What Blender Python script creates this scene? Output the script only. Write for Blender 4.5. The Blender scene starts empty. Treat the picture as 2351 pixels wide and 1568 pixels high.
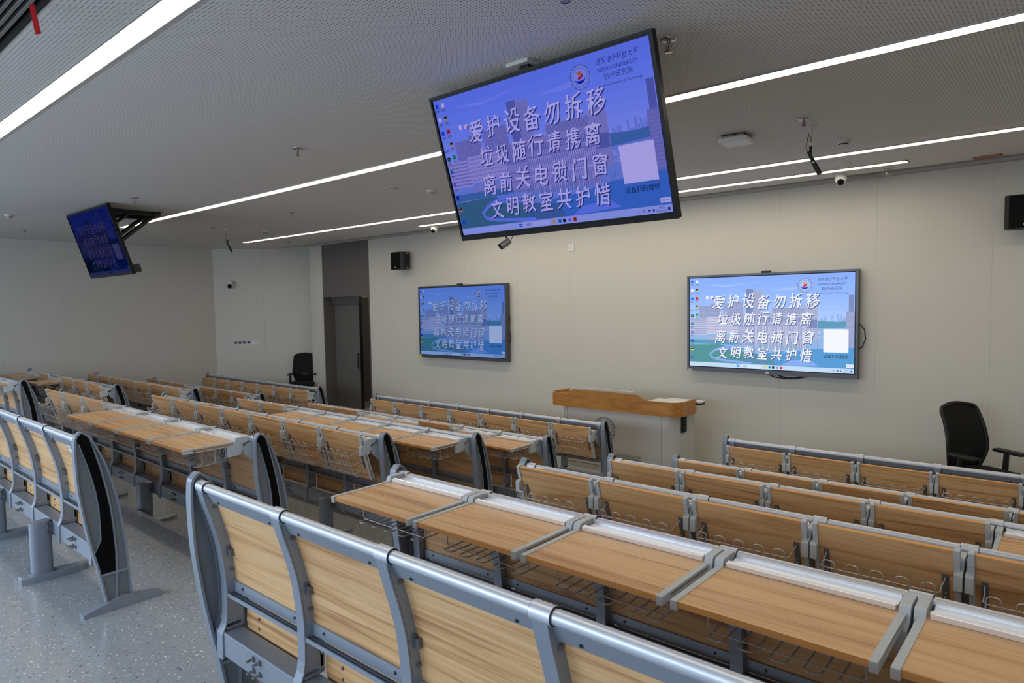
import bpy, bmesh, math, random
from mathutils import Matrix, Vector
random.seed(7)
PI = math.pi
scene = bpy.context.scene
col = scene.collection

# ------------------------------------------------------------------ camera
FPX, YAW, PITCH, ROLL = 1534.1, math.radians(41.078), math.radians(-3.2198), math.radians(-0.9359)
fw = Vector((-math.sin(YAW), math.cos(YAW), 0)); rt = Vector((math.cos(YAW), math.sin(YAW), 0)); up = Vector((0, 0, 1))
f2 = fw * math.cos(PITCH) + up * math.sin(PITCH); u2 = up * math.cos(PITCH) - fw * math.sin(PITCH)
r3 = rt * math.cos(ROLL) + u2 * math.sin(ROLL); u3 = u2 * math.cos(ROLL) - rt * math.sin(ROLL)
cam_d = bpy.data.cameras.new('camera'); cam = bpy.data.objects.new('camera', cam_d); col.objects.link(cam)
cam_d.sensor_fit = 'HORIZONTAL'; cam_d.sensor_width = 36.0; cam_d.lens = FPX / 2351 * 36.0
cam_d.clip_start = 0.05; cam_d.clip_end = 200
mw = Matrix(((r3.x, u3.x, -f2.x, 0), (r3.y, u3.y, -f2.y, 0), (r3.z, u3.z, -f2.z, 2.267), (0, 0, 0, 1)))
cam.matrix_world = mw
cam_d.dof.use_dof = False
scene.camera = cam

# ------------------------------------------------------------------ view, world, daylight
scene.view_settings.view_transform = 'Standard'; scene.view_settings.look = 'None'
scene.view_settings.gamma = 1.0; scene.view_settings.use_curve_mapping = False
scene.view_settings.exposure = 0.0
STRIP = 13.0          # luminous strength of the ceiling light lines
DAY = 80.0           # daylight power per rear window
w = bpy.data.worlds.new('world'); scene.world = w; w.use_nodes = True
wb = w.node_tree.nodes['Background']; wb.inputs[0].default_value = (0.55, 0.7, 1.0, 1); wb.inputs[1].default_value = 1.0
scene.cycles.use_denoising = True
scene.cycles.max_bounces = 8; scene.cycles.diffuse_bounces = 5; scene.cycles.glossy_bounces = 4
scene.cycles.caustics_reflective = False; scene.cycles.caustics_refractive = False
scene.cycles.sample_clamp_indirect = 6.0
CEIL = 3.557; BACK = -2.6
REAR_WINDOWS = [(-13.2, -10.0), (-9.4, -6.2), (-5.6, -2.4), (-1.8, 1.4)]
for a, b in REAR_WINDOWS:
    ld = bpy.data.lights.new('window_daylight', 'AREA'); ld.shape = 'RECTANGLE'; ld.size = b - a - .1; ld.size_y = 1.75
    ld.energy = DAY * (1.4 if a < -3 else 0.8); ld.color = (0.68, 0.83, 1.0)
    lo = bpy.data.objects.new('window_daylight', ld); col.objects.link(lo)
    lo.location = ((a + b) / 2, BACK + 0.03, 2.25); 
    lo.rotation_euler = Vector((0, -1, 1.0)).to_track_quat('Z', 'Y').to_euler()

# ------------------------------------------------------------------ colour and material helpers
def lin(c):
    return tuple(((v / 255) / 12.92 if v / 255 <= .04045 else ((v / 255 + .055) / 1.055) ** 2.4) for v in c)
def mat(name, rgb, rough=.5, metal=0.0, spec=.5, coat=0.0):
    m = bpy.data.materials.new(name); m.use_nodes = True
    b = m.node_tree.nodes['Principled BSDF']
    b.inputs['Base Color'].default_value = (*lin(rgb), 1); b.inputs['Roughness'].default_value = rough
    b.inputs['Metallic'].default_value = metal; b.inputs['Specular IOR Level'].default_value = spec
    b.inputs['Coat Weight'].default_value = coat
    return m
def emit(name, rgb, k=1.0, tint=(1, 1, 1)):
    m = bpy.data.materials.new(name); m.use_nodes = True; nt = m.node_tree; nt.nodes.clear()
    e = nt.nodes.new('ShaderNodeEmission'); o = nt.nodes.new('ShaderNodeOutputMaterial')
    c = lin(rgb); e.inputs[0].default_value = (c[0] * tint[0], c[1] * tint[1], c[2] * tint[2], 1); e.inputs[1].default_value = k
    nt.links.new(e.outputs[0], o.inputs[0]); return m
class N:
    def __init__(s, m): s.nt = m.node_tree; s.b = s.nt.nodes['Principled BSDF']
    def new(s, t, **kw):
        n = s.nt.nodes.new(t)
        for k, v in kw.items(): setattr(n, k, v)
        return n
    def link(s, a, b): s.nt.links.new(a, b)
    def math(s, op, a, b=None, c=None):
        n = s.new('ShaderNodeMath', operation=op)
        for i, v in enumerate((a, b, c)):
            if v is None: continue
            if isinstance(v, (int, float)): n.inputs[i].default_value = v
            else: s.link(v, n.inputs[i])
        return n.outputs[0]
def ramp(n, fac, stops):
    r = n.new('ShaderNodeValToRGB'); n.link(fac, r.inputs[0]); cr = r.color_ramp
    while len(cr.elements) < len(stops): cr.elements.new(.5)
    for e, (p, c) in zip(cr.elements, stops): e.position = p; e.color = (*lin(c), 1)
    return r.outputs[0]
def wood(name, stops, rough=.42, sx=.55, sy=13.0):
    m = mat(name, (200, 160, 110), rough); n = N(m)
    tc = n.new('ShaderNodeTexCoord'); oi = n.new('ShaderNodeObjectInfo')
    mp = n.new('ShaderNodeMapping'); mp.inputs['Scale'].default_value = (sx, sy, sy)
    n.link(tc.outputs['Object'], mp.inputs[0])
    off = n.new('ShaderNodeCombineXYZ'); r = n.math('MULTIPLY', oi.outputs['Random'], 37.0)
    for i in range(3): n.link(r, off.inputs[i])
    add = n.new('ShaderNodeVectorMath', operation='ADD'); n.link(mp.outputs[0], add.inputs[0]); n.link(off.outputs[0], add.inputs[1])
    n1 = n.new('ShaderNodeTexNoise'); n1.inputs['Scale'].default_value = 1.6; n1.inputs['Detail'].default_value = 3; n1.inputs['Distortion'].default_value = 1.5
    n.link(add.outputs[0], n1.inputs['Vector'])
    sc2 = n.new('ShaderNodeVectorMath', operation='MULTIPLY'); sc2.inputs[1].default_value = (1.0, 5.0, 5.0); n.link(add.outputs[0], sc2.inputs[0])
    n2 = n.new('ShaderNodeTexNoise'); n2.inputs['Scale'].default_value = 2.0; n2.inputs['Detail'].default_value = 5; n2.inputs['Distortion'].default_value = .5
    n.link(sc2.outputs[0], n2.inputs['Vector'])
    f = n.math('ADD', n.math('MULTIPLY', n1.outputs[0], .68), n.math('MULTIPLY', n2.outputs[0], .32))
    n.link(ramp(n, f, stops), n.b.inputs['Base Color'])
    return m
WOOD = wood('oak_laminate', [(.34, (168, 120, 78)), (.42, (196, 149, 101)), (.50, (212, 168, 117)), (.60, (221, 180, 131)), (.70, (204, 158, 108))])
WOODE = mat('orange_edge_band', (222, 160, 96), .45)
WOODP = wood('cherry_veneer', [(.3, (150, 96, 36)), (.5, (180, 122, 52)), (.7, (198, 140, 66))], .35, 1.5, 7)
STEEL = mat('blue_grey_painted_cast_metal', (140, 148, 160), .40, .25)
STEELD = mat('dark_grey_extrusion', (96, 105, 120), .38, .3)
POCKET = mat('grey_recess_metal', (122, 128, 135), .45, .25)
RAIL = mat('brushed_aluminium_tube', (206, 211, 220), .42, .6)
ALU = mat('bright_aluminium_profile', (246, 247, 250), .33, .7)
PLAS = mat('grey_green_plastic', (186, 193, 197), .5)
WIRE = mat('chromed_wire', (205, 206, 210), .32, .35)
STRAP = mat('dark_steel_strap', (112, 113, 120), .4, .5)
BLACK = mat('black_inlay', (4, 4, 4), .8, 0, .15)
BLACKG = mat('black_gloss', (6, 6, 7), .42, 0, .25)
DARK = mat('black_screw', (34, 36, 40), .5)
BEIGE = mat('beige_seat_shell', (206, 196, 178), .5)
WHITE = mat('white_plastic', (222, 221, 216), .4)
OFFW = mat('off_white_plastic', (200, 198, 192), .45)
CHROME = mat('chrome_fitting', (180, 176, 170), .2, .9)
REDG = mat('red_glass_bulb', (150, 26, 22), .3)
RIB = mat('red_ribbon', (190, 22, 24), .6)
MESHB = mat('black_mesh_fabric', (10, 10, 11), .85)
BLACKP = mat('black_nylon', (18, 18, 19), .5)
FRAMEG = mat('graphite_bezel', (92, 93, 98), .35, .6)
SPK = mat('black_speaker_grille', (8, 8, 8), .8, 0, .2)
LOGOB = mat('navy_print', (44, 48, 88), .6)
PODW = mat('pale_grey_lacquer', (196, 194, 188), .38)
DOORM = mat('dark_grey_laminate', (98, 94, 92), .5)
DOORD = mat('charcoal_door', (100, 98, 94), .65)
CORR = mat('brown_corridor_wall', (88, 74, 56), .7)
LAMP = emit('white_light_diffuser', (255, 241, 217), STRIP)

# terrazzo vinyl floor
FLOOR = mat('speckled_vinyl', (150, 154, 160), .16, 0, .5)
n = N(FLOOR); tc = n.new('ShaderNodeTexCoord')
def specks(scale, thr, seedoff):
    mp = n.new('ShaderNodeMapping'); mp.inputs['Location'].default_value = (seedoff, seedoff * .7, 0); n.link(tc.outputs['Object'], mp.inputs[0])
    v = n.new('ShaderNodeTexVoronoi'); v.inputs['Scale'].default_value = scale; n.link(mp.outputs[0], v.inputs['Vector'])
    wn = n.new('ShaderNodeSeparateColor'); n.link(v.outputs['Color'], wn.inputs[0])
    size = n.math('MULTIPLY', wn.outputs[0], thr)
    return n.math('LESS_THAN', v.outputs['Distance'], size), wn.outputs[1]
base = n.new('ShaderNodeTexNoise'); base.inputs['Scale'].default_value = 70; base.inputs['Detail'].default_value = 8; n.link(tc.outputs['Object'], base.inputs['Vector'])
cbase = ramp(n, base.outputs[0], [(.3, (148, 154, 160)), (.7, (162, 167, 172))])
m1, r1 = specks(52, .30, 0); m2, r2 = specks(46, .27, 5.3)
def mix(fac, a, b):
    x = n.new('ShaderNodeMix', data_type='RGBA'); n.link(fac, x.inputs[0])
    for k, v in ((6, a), (7, b)):
        if isinstance(v, tuple): x.inputs[k].default_value = (*lin(v), 1)
        else: n.link(v, x.inputs[k])
    return x.outputs[2]
c1 = mix(m1, cbase, ramp(n, r1, [(.0, (228, 226, 222)), (1, (205, 205, 205))])); c2 = mix(m2, c1, ramp(n, r2, [(.3, (98, 102, 110)), (.6, (134, 128, 122))]))
n.link(c2, n.b.inputs['Base Color'])

# perforated ceiling board
CEILM = mat('perforated_white_board', (196, 194, 190), .75)
n = N(CEILM); tc = n.new('ShaderNodeTexCoord'); sp = n.new('ShaderNodeSeparateXYZ'); n.link(tc.outputs['Object'], sp.inputs[0])
PITCH_H = .0187
def cell(sock, off): return n.math('SUBTRACT', n.math('FRACT', n.math('ADD', n.math('MULTIPLY', sock, 1 / PITCH_H), off)), .5)
dx, dy = cell(sp.outputs[0], .13), cell(sp.outputs[1], .37)
d2 = n.math('ADD', n.math('MULTIPLY', dx, dx), n.math('MULTIPLY', dy, dy))
hole = n.math('LESS_THAN', d2, .030)
inside = n.math('MULTIPLY', n.math('LESS_THAN', sp.outputs[1], 6.3), n.math('GREATER_THAN', sp.outputs[1], .925))
x = n.new('ShaderNodeMix', data_type='RGBA'); n.link(n.math('MULTIPLY', hole, inside), x.inputs[0])
x.inputs[6].default_value = (*lin((216, 214, 210)), 1); x.inputs[7].default_value = (*lin((88, 86, 84)), 1)
n.link(x.outputs[2], n.b.inputs['Base Color'])

# painted wall panels with hairline joints
def wall_mat(name, rgb, axis, period, off):
    m = mat(name, rgb, .55); n = N(m)
    tc = n.new('ShaderNodeTexCoord'); sp = n.new('ShaderNodeSeparateXYZ'); n.link(tc.outputs['Object'], sp.inputs[0])
    f = n.math('ABSOLUTE', n.math('SUBTRACT', n.math('FRACT', n.math('ADD', n.math('MULTIPLY', sp.outputs[axis], 1 / period), off)), .5))
    line = n.math('LESS_THAN', f, .0028 / period)
    x = n.new('ShaderNodeMix', data_type='RGBA'); n.link(line, x.inputs[0])
    x.inputs[6].default_value = (*lin(rgb), 1); x.inputs[7].default_value = (*lin(tuple(v * .93 for v in rgb)), 1)
    n.link(x.outputs[2], n.b.inputs['Base Color']); return m
WALLF = wall_mat('front_wall_panels', (204, 201, 191), 0, 1.013, .5 - (-3.8 / 1.013) % 1)
WALLL = wall_mat('left_wall_panels', (200, 196, 188), 1, .96, .5 - (3.92 / .96) % 1)
WALLP = mat('plain_painted_wall', (202, 199, 190), .6)
TRIMD = mat('dark_shadow_gap', (120, 118, 115), .7)
TRIML = mat('pale_trim_profile', (176, 172, 164), .5)

# ------------------------------------------------------------------ mesh helpers
class MB:
    def __init__(s): s.v = []; s.f = []; s.m = []; s.sm = []; s.mats = []
    def mi(s, m):
        if m not in s.mats: s.mats.append(m)
        return s.mats.index(m)
    def add(s, vs, fs, m, smooth=False, M=None):
        o = len(s.v); k = s.mi(m)
        s.v += [tuple(M @ Vector(v)) if M else tuple(v) for v in vs]
        for f in fs: s.f.append(tuple(i + o for i in f)); s.m.append(k); s.sm.append(smooth)
    def box(s, x0, x1, y0, y1, z0, z1, m, M=None, bev=0):
        if bev:
            bm = bmesh.new(); bmesh.ops.create_cube(bm, size=1)
            for v in bm.verts: v.co = Vector(((x0 + x1) / 2 + v.co.x * (x1 - x0), (y0 + y1) / 2 + v.co.y * (y1 - y0), (z0 + z1) / 2 + v.co.z * (z1 - z0)))
            bmesh.ops.bevel(bm, geom=bm.edges[:], offset=bev, segments=2, affect='EDGES', profile=.5)
            s.bm(bm, m, False, M); return
        vs = [(x, y, z) for x in (x0, x1) for y in (y0, y1) for z in (z0, z1)]
        s.add(vs, [(0, 1, 3, 2), (4, 6, 7, 5), (0, 4, 5, 1), (2, 3, 7, 6), (0, 2, 6, 4), (1, 5, 7, 3)], m, False, M)
    def bm(s, bm, m, smooth=False, M=None):
        bm.verts.ensure_lookup_table(); bm.verts.index_update()
        s.add([v.co.copy() for v in bm.verts], [tuple(v.index for v in f.verts) for f in bm.faces], m, smooth, M); bm.free()
    def tube(s, pts, r, m, seg=8, closed=False, cap=True, M=None):
        P = [Vector(p) for p in pts]; nP = len(P); vs = []; fs = []; prev = None
        for i, p in enumerate(P):
            a = P[i - 1] if (i > 0 or closed) else P[i]; b = P[(i + 1) % nP] if (i < nP - 1 or closed) else P[i]
            t = (b - a).normalized()
            ref = prev if prev is not None else (Vector((0, 0, 1)) if abs(t.z) < .9 else Vector((1, 0, 0)))
            u = (ref - t * ref.dot(t)).normalized(); prev = u; q = t.cross(u)
            rr = r[i] if isinstance(r, (list, tuple)) else r
            vs += [p + u * (rr * math.cos(2 * PI * k / seg)) + q * (rr * math.sin(2 * PI * k / seg)) for k in range(seg)]
        nn = nP if closed else nP - 1
        for i in range(nn):
            for k in range(seg):
                a, b = i * seg + k, i * seg + (k + 1) % seg; c, d = ((i + 1) % nP) * seg + (k + 1) % seg, ((i + 1) % nP) * seg + k
                fs.append((a, b, c, d))
        s.add(vs, fs, m, True, M)
        if cap and not closed:
            s.add(vs[:seg], [tuple(range(seg))[::-1]], m, False, M); s.add(vs[-seg:], [tuple(range(seg))], m, False, M)
    def cyl(s, p0, p1, r, m, seg=16, M=None): s.tube([p0, p1], r, m, seg, M=M)
    def lathe(s, prof, m, seg=24, M=None, smooth=True):   # prof: (radius, z)
        vs = []; fs = []
        for r, z in prof: vs += [(r * math.cos(2 * PI * k / seg), r * math.sin(2 * PI * k / seg), z) for k in range(seg)]
        for i in range(len(prof) - 1):
            for k in range(seg): fs.append((i * seg + k, i * seg + (k + 1) % seg, (i + 1) * seg + (k + 1) % seg, (i + 1) * seg + k))
        s.add(vs, fs, m, smooth, M)
        if prof[0][0] > 1e-4: s.add(vs[:seg], [tuple(range(seg))[::-1]], m, False, M)
        if prof[-1][0] > 1e-4: s.add(vs[-seg:], [tuple(range(seg))], m, False, M)
    def prism(s, outline, a0, a1, m, axis='x', M=None, smooth=False):   # outline in the other two axes
        def P(u, v, a): return {'x': (a, u, v), 'y': (u, a, v), 'z': (u, v, a)}[axis]
        k = len(outline); vs = [P(u, v, a0) for u, v in outline] + [P(u, v, a1) for u, v in outline]
        if smooth:
            s.add(vs, [(i, (i + 1) % k, k + (i + 1) % k, k + i) for i in range(k)], m, True, M)
            s.add(vs, [tuple(range(k))[::-1], tuple(range(k, 2 * k))], m, False, M); return
        fs = [tuple(range(k))[::-1], tuple(range(k, 2 * k))] + [(i, (i + 1) % k, k + (i + 1) % k, k + i) for i in range(k)]
        s.add(vs, fs, m, False, M)
    def ribbon(s, rear, front, a0, a1, m):               # solid strip between two polylines (y,z), extruded along x
        k = len(rear); vs = []
        for (r, f) in zip(rear, front):
            for a in (a0, a1):
                vs.append((a, r[0], r[1])); vs.append((a, f[0], f[1]))
        fs = []
        for i in range(k - 1):
            o, p = 4 * i, 4 * (i + 1)
            fs += [(o, p, p + 2, o + 2), (o + 1, o + 3, p + 3, p + 1), (o, o + 1, p + 1, p), (o + 2, p + 2, p + 3, o + 3)]
        fs += [(0, 2, 3, 1), (4 * (k - 1), 4 * (k - 1) + 1, 4 * (k - 1) + 3, 4 * (k - 1) + 2)]
        s.add(vs, fs, m)
    def build(s, name, parent=None, loc=(0, 0, 0), fix=True):
        me = bpy.data.meshes.new(name); me.from_pydata(s.v, [], s.f)
        for m in s.mats: me.materials.append(m)
        me.polygons.foreach_set('material_index', s.m); me.polygons.foreach_set('use_smooth', s.sm)
        if fix:
            bm = bmesh.new(); bm.from_mesh(me); bmesh.ops.recalc_face_normals(bm, faces=bm.faces[:]); bm.to_mesh(me); bm.free()
        me.update()
        o = bpy.data.objects.new(name, me); col.objects.link(o); o.parent = parent; o.location = loc
        return o
def tag(o, label, cat, group=None):
    o['label'] = label; o['category'] = cat
    if group: o['group'] = group
    return o
def struct(o): o['kind'] = 'structure'; return o
def empty(name, loc=(0, 0, 0), rz=0.0):
    o = bpy.data.objects.new(name, None); col.objects.link(o); o.location = loc; o.rotation_euler = (0, 0, rz); o.empty_display_size = .1; return o
def twin(src, parent=None, loc=None, rot=None):
    o = src.copy(); col.objects.link(o); o.parent = parent
    if loc is not None: o.location = loc
    if rot is not None: o.rotation_euler = rot
    return o
def tree(root, loc, rz=None):
    r = twin(root, None, loc)
    if rz is not None: r.rotation_euler.z = rz
    for ch in list(root.children):
        c = twin(ch, r)
        for g in list(ch.children): twin(g, c)
    return r
def spline(pts, sub=3):
    out = []; k = len(pts)
    for i in range(k - 1):
        p0, p1, p2, p3 = pts[max(i - 1, 0)], pts[i], pts[i + 1], pts[min(i + 2, k - 1)]
        for q in range(sub):
            t = q / sub
            out.append(tuple(.5 * (2 * p1[c] + (p2[c] - p0[c]) * t + (2 * p0[c] - 5 * p1[c] + 4 * p2[c] - p3[c]) * t * t + (3 * p1[c] - p0[c] - 3 * p2[c] + p3[c]) * t ** 3) for c in (0, 1)))
    out.append(pts[-1]); return out
def lerp(tab, z):
    tab = sorted(tab, key=lambda t: t[1])
    if z <= tab[0][1]: return tab[0][0]
    for (a, za), (b, zb) in zip(tab, tab[1:]):
        if z <= zb: return a + (b - a) * (z - za) / (zb - za)
    return tab[-1][0]

# ------------------------------------------------------------------ room
XL, XRW, YF = -14.45, 2.7, 8.0
TIERS = [(BACK, 2.018, .648), (2.018, 3.01, .494), (3.01, 3.99, .336), (3.99, 4.975, .183), (4.975, 6.75, 0.0), (6.75, 10.4, .155)]
b = MB()
for (y0, y1, z) in TIERS: b.box(XL - .2, XRW + .2, y0, y1, -.3, z, FLOOR)
struct(b.build('floor'))
b = MB(); b.box(XL - .2, XRW + .2, .905, 7.70, CEIL, CEIL + .1, CEILM)
b.box(XL - .2, XRW + .2, BACK, -.2, CEIL, CEIL + .1, CEILM); b.box(-1.2, XRW + .2, -.2, .905, CEIL, CEIL + .1, CEILM); b.box(XL - .2, -9.0, -.2, .905, CEIL, CEIL + .1, CEILM)
b.box(-9.1, -1.1, -.25, .95, CEIL + .3, CEIL + .35, BLACK); b.box(-9.1, -1.1, .905, .95, CEIL + .05, CEIL + .33, BLACK); b.box(-9.1, -1.1, -.25, -.2, CEIL + .05, CEIL + .33, BLACK); b.box(-9.1, -9.0, -.25, .95, CEIL + .05, CEIL + .33, BLACK); b.box(-1.2, -1.1, -.25, .95, CEIL + .05, CEIL + .33, BLACK); b.box(XL - .2, XRW + .2, 7.6, 10.2, CEIL + .1, CEIL + .16, TRIMD)
struct(b.build('ceiling'))
b = MB(); b.box(-11.9, XRW, 7.70, 7.90, CEIL + .035, CEIL + .06, TRIMD); struct(b.build('trim_1'))
b = MB(); b.box(-12.5, XRW, 7.90, 7.995, CEIL - .012, CEIL + .06, TRIML); b.box(-12.5, XRW, 7.69, 7.702, CEIL - .004, CEIL + .05, TRIML); struct(b.build('trim_2'))
b = MB(); b.box(-10.62, XRW, YF, YF + .2, 0, CEIL + .12, WALLF); struct(b.build('wall_front'))
b = MB(); b.box(-12.68, -12.22, YF, YF + 1.2, 0, CEIL + .12, WALLP); struct(b.build('wall_pier'))
b = MB(); b.box(XL - .2, XL, BACK, 6.80, -.1, CEIL + .12, WALLL); struct(b.build('wall_left'))
b = MB()
q = [(-14.45, 6.74), (-12.4, 9.10), (-12.55, 9.23), (-14.62, 6.85)]
b.prism(q, -.1, CEIL + .12, WALLP, 'z')
d = Vector((2.05, 2.36, 0)).normalized(); nrm = Vector((d.y, -d.x, 0)); c0 = Vector((-14.45, 6.74, 0)) + d * 1.03
Mj = Matrix.Translation(c0) @ Matrix(((d.x, nrm.x, 0, 0), (d.y, nrm.y, 0, 0), (0, 0, 1, 0), (0, 0, 0, 1)))
b.box(-.003, .003, -.01, .0015, 0, CEIL, TRIML, Mj)
struct(b.build('wall_corner'))
b = MB(); b.box(XRW, XRW + .2, BACK, YF + .2, -.1, CEIL + .12, WALLP); struct(b.build('wall_right'))
b = MB(); b.box(XL - .2, XRW + .2, BACK - .2, BACK, 0, 1.3, WALLP); b.box(XL - .2, XRW + .2, BACK - .2, BACK, 3.2, CEIL + .12, WALLP)
xs = [XL - .2] + [v for w2 in REAR_WINDOWS for v in w2] + [XRW + .2]
for i in range(0, len(xs), 2): b.box(xs[i], xs[i + 1], BACK - .2, BACK, 1.3, 3.2, WALLP)
struct(b.build('wall_back'))
for i, (x0, x1) in enumerate(REAR_WINDOWS):
    b = MB(); y0, y1 = BACK - .12, BACK - .06
    for xx in (x0, (x0 + x1) / 2 - .03, x1 - .06): b.box(xx, xx + .06, y0, y1, 1.3, 3.2, FRAMEG)
    b.box(x0, x1, y0, y1, 1.3, 1.36, FRAMEG); b.box(x0, x1, y0, y1, 3.14, 3.2, FRAMEG)
    struct(b.build('window_%d' % (i + 1)))
# dark panel over the door, door recess, leaf, corridor
b = MB(); b.box(-12.22, -10.62, YF + .008, YF + .2, 2.467, CEIL + .12, DOORM); struct(b.build('trim_3'))
b = MB()
b.box(-12.22, -12.2, YF + .008, YF + 1.2, 0, 2.467, DOORM); b.box(-12.2, -11.33, YF + .27, YF + .32, 0, 2.467, DOORD)
b.box(-12.2, -11.33, YF + .2, YF + .27, 2.33, 2.467, DOORM)
b.box(-11.345, -11.328, YF + .262, YF + .33, 0, 2.467, BLACKP)
b.box(-10.66, -10.62, YF + .0, YF + .2, 0, 2.467, DOORM)
leaf = struct(b.build('door_1'))
b = MB(); b.tube([(-11.36, YF + .27, 1.0), (-11.36, YF + .22, 1.0), (-11.36, YF + .22, 1.3), (-11.36, YF + .27, 1.3)], .014, BLACKP, 8); b.build('door_handle', leaf)
b = MB(); b.box(-12.3, -8.8, 10.0, 10.1, 0, CEIL, CORR); b.box(-8.9, -8.8, YF + .2, 10.1, 0, CEIL, CORR); b.box(-12.4, -12.3, 9.1, 10.1, 0, CEIL, CORR); struct(b.build('wall_corridor'))
ld = bpy.data.lights.new('corridor_fill', 'AREA'); ld.size = .5; ld.energy = 16; ld.color = (1, .9, .75); lo = bpy.data.objects.new('corridor_fill', ld); col.objects.link(lo); lo.location = (-10.2, 9.3, 3.3)  # unseen fill light, added to brighten the strip of corridor beyond the door

# ------------------------------------------------------------------ ceiling light lines
def strip(name, x0, x1, y, label):
    r = empty(name, ((x0 + x1) / 2, y, CEIL)); L = (x1 - x0) / 2
    b = MB(); b.box(-L, L, -.052, .052, -.004, .02, LAMP); b.build('diffuser', r)
    b = MB(); b.box(-L - .012, L + .012, -.062, -.052, -.008, .02, TRIML); b.box(-L - .012, L + .012, .052, .062, -.008, .02, TRIML)
    b.box(-L - .012, -L, -.062, .062, -.008, .02, TRIML); b.box(L, L + .012, -.062, .062, -.008, .02, TRIML); b.build('frame', r)
    tag(r, label, 'ceiling light', 'linear ceiling lights')
strip('linear_light', -9.9, 2.2, 1.262, 'broad white linear light running across the upper left corner of the ceiling')
strip('linear_light', -11.45, 2.2, 3.95, 'long linear ceiling light passing behind the two tilted ceiling screens')
strip('linear_light', -12.6, 2.2, 6.53, 'long linear ceiling light crossing just beyond the black hanging microphones')
strip('linear_light', -8.3, -1.37, 7.30, 'shortest linear ceiling light, closest to the front wall, ending by a dome camera')

# ------------------------------------------------------------------ lecture bench rows
P = .552; NS = 7; RH = .94
REAR_C = [(-.0226, .942), (-.008, .88), (.017, .80), (.040, .71), (.053, .62), (.060, .53), (.058, .42), (.052, .385), (.036, .350), (.034, .25)]
END_REAR = [(-.018, .975), (-.030, .955), (-.035, .885), (-.033, .765), (-.027, .67), (-.015, .57), (.001, .462), (.026, .326), (.047, .23), (.067, .117), (.083, .03)]
END_FRONT = [(.022, .978), (.042, .957), (.069, .905), (.106, .817), (.137, .705), (.161, .593), (.178, .473), (.191, .344), (.200, .216), (.206, .113), (.208, .03)]
END_REAR, END_FRONT, REAR_C = spline(END_REAR), spline(END_FRONT), spline(REAR_C[:7]) + REAR_C[7:]
INS = [(-.012, .968), (-.018, .945), (-.010, .927), (.009, .86), (.033, .775), (.056, .666), (.068, .566), (.071, .451), (.071, .395), (.036, .323), (.051, .233), (.058, .214), (.128, .210),
       (.131, .32), (.125, .445), (.116, .554), (.099, .665), (.076, .783), (.052, .884), (.036, .943), (.022, .966), (.004, .974)]

def end_panel(sign):                          # sign: +1 outer face looks to +x
    b = MB(); x0, x1 = (-.021, .021)
    b.ribbon([(y + .004, z) for y, z in END_REAR], [(y - .004, z) for y, z in END_FRONT], -.008, .008, POCKET)              # web
    path = END_REAR[::-1] + spline([END_REAR[0], (-.008, .985), (.003, .988), (.014, .985), END_FRONT[0]], 3)[1:-1] + END_FRONT; k = len(path); inner = []
    for i, p in enumerate(path):
        a = path[max(i - 1, 0)]; c = path[min(i + 1, k - 1)]; t = Vector((c[0] - a[0], c[1] - a[1])).normalized(); inner.append((p[0] + t.y * .010, p[1] - t.x * .010))
    b.ribbon(path, inner, x0, x1, STEEL)
    b.box(x0 * .9, x1 * .9, .056, .197, .196, .208, STEEL)                    # horizontal rib
    b.ribbon([(.132, .2), (.128, .1), (.120, .03)], [(.142, .2), (.138, .1), (.130, .03)], x0 * .85, x1 * .85, STEEL)
    b.ribbon([(.030, .945), (.052, .884), (.078, .783), (.101, .665), (.118, .554), (.127, .445), (.133, .32), (.132, .2)],
             [(.040, .945), (.062, .884), (.088, .783), (.111, .665), (.128, .554), (.137, .445), (.143, .32), (.142, .2)], x0 * .8, x1 * .8, STEEL)
    b.ribbon([(-.016, .925), (.003, .86), (.027, .775), (.049, .666), (.061, .566), (.064, .451), (.064, .397), (.030, .323)],
             [(-.008, .927), (.011, .86), (.035, .775), (.057, .666), (.069, .566), (.072, .451), (.072, .395), (.038, .323)], x0 * .8, x1 * .8, STEEL)
    foot = [(-.036, -.0), (.36, -.0), (.36, .026), (.30, .036), (.215, .05), (.20, .062), (.165, .068), (.12, .06), (.085, .05), (.06, .046), (.0, .030), (-.036, .020)]
    b.prism(foot, -.034, .034, STEEL)
    o = b.build('end_panel')
    i = MB(); i.prism(INS, .008 * sign, .0195 * sign, BLACK); ins = i.build('black_inlay', o); ins['label'] = 'black curved inlay'
    return o
def rib():
    b = MB(); s = .022
    NF = len(REAR_C); fr = [(y + .05, z) for y, z in REAR_C[:NF - 4]] + [(.128, .42), (.128, .385), (.10, .352), (.045, .25)]
    b.ribbon(REAR_C, [(y + .007, z) for y, z in REAR_C], -s, s, STEEL)
    for xx in (-s, s - .006): b.ribbon([(y + .006, z) for y, z in REAR_C[1:NF - 2]], fr[1:NF - 2], xx, xx + .006, STEEL)
    b.box(-s, s, .055, .128, .362, .372, STEEL); b.box(-s, s, .118, .128, .37, .53, STEEL)
    b.tube([(-.029, 0, RH), (.029, 0, RH)], .0232, RAIL, 18)
    b.tube([(.0292, 0, RH), (.0305, 0, RH)], .0222, DARK, 18); b.tube([(-.0305, 0, RH), (-.0292, 0, RH)], .0222, DARK, 18)
    for z in (.86, .69, .60):
        y = lerp(REAR_C, z) + .028
        for sx in (-1, 1): b.cyl((sx * s, y, z), (sx * (s + .006), y, z), .007, STRAP, 8)
    y = lerp(REAR_C, .675) + .03
    b.box(s, s + .02, y - .006, y + .02, .655, .685, STRAP)
    return b.build('support_rib')
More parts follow.
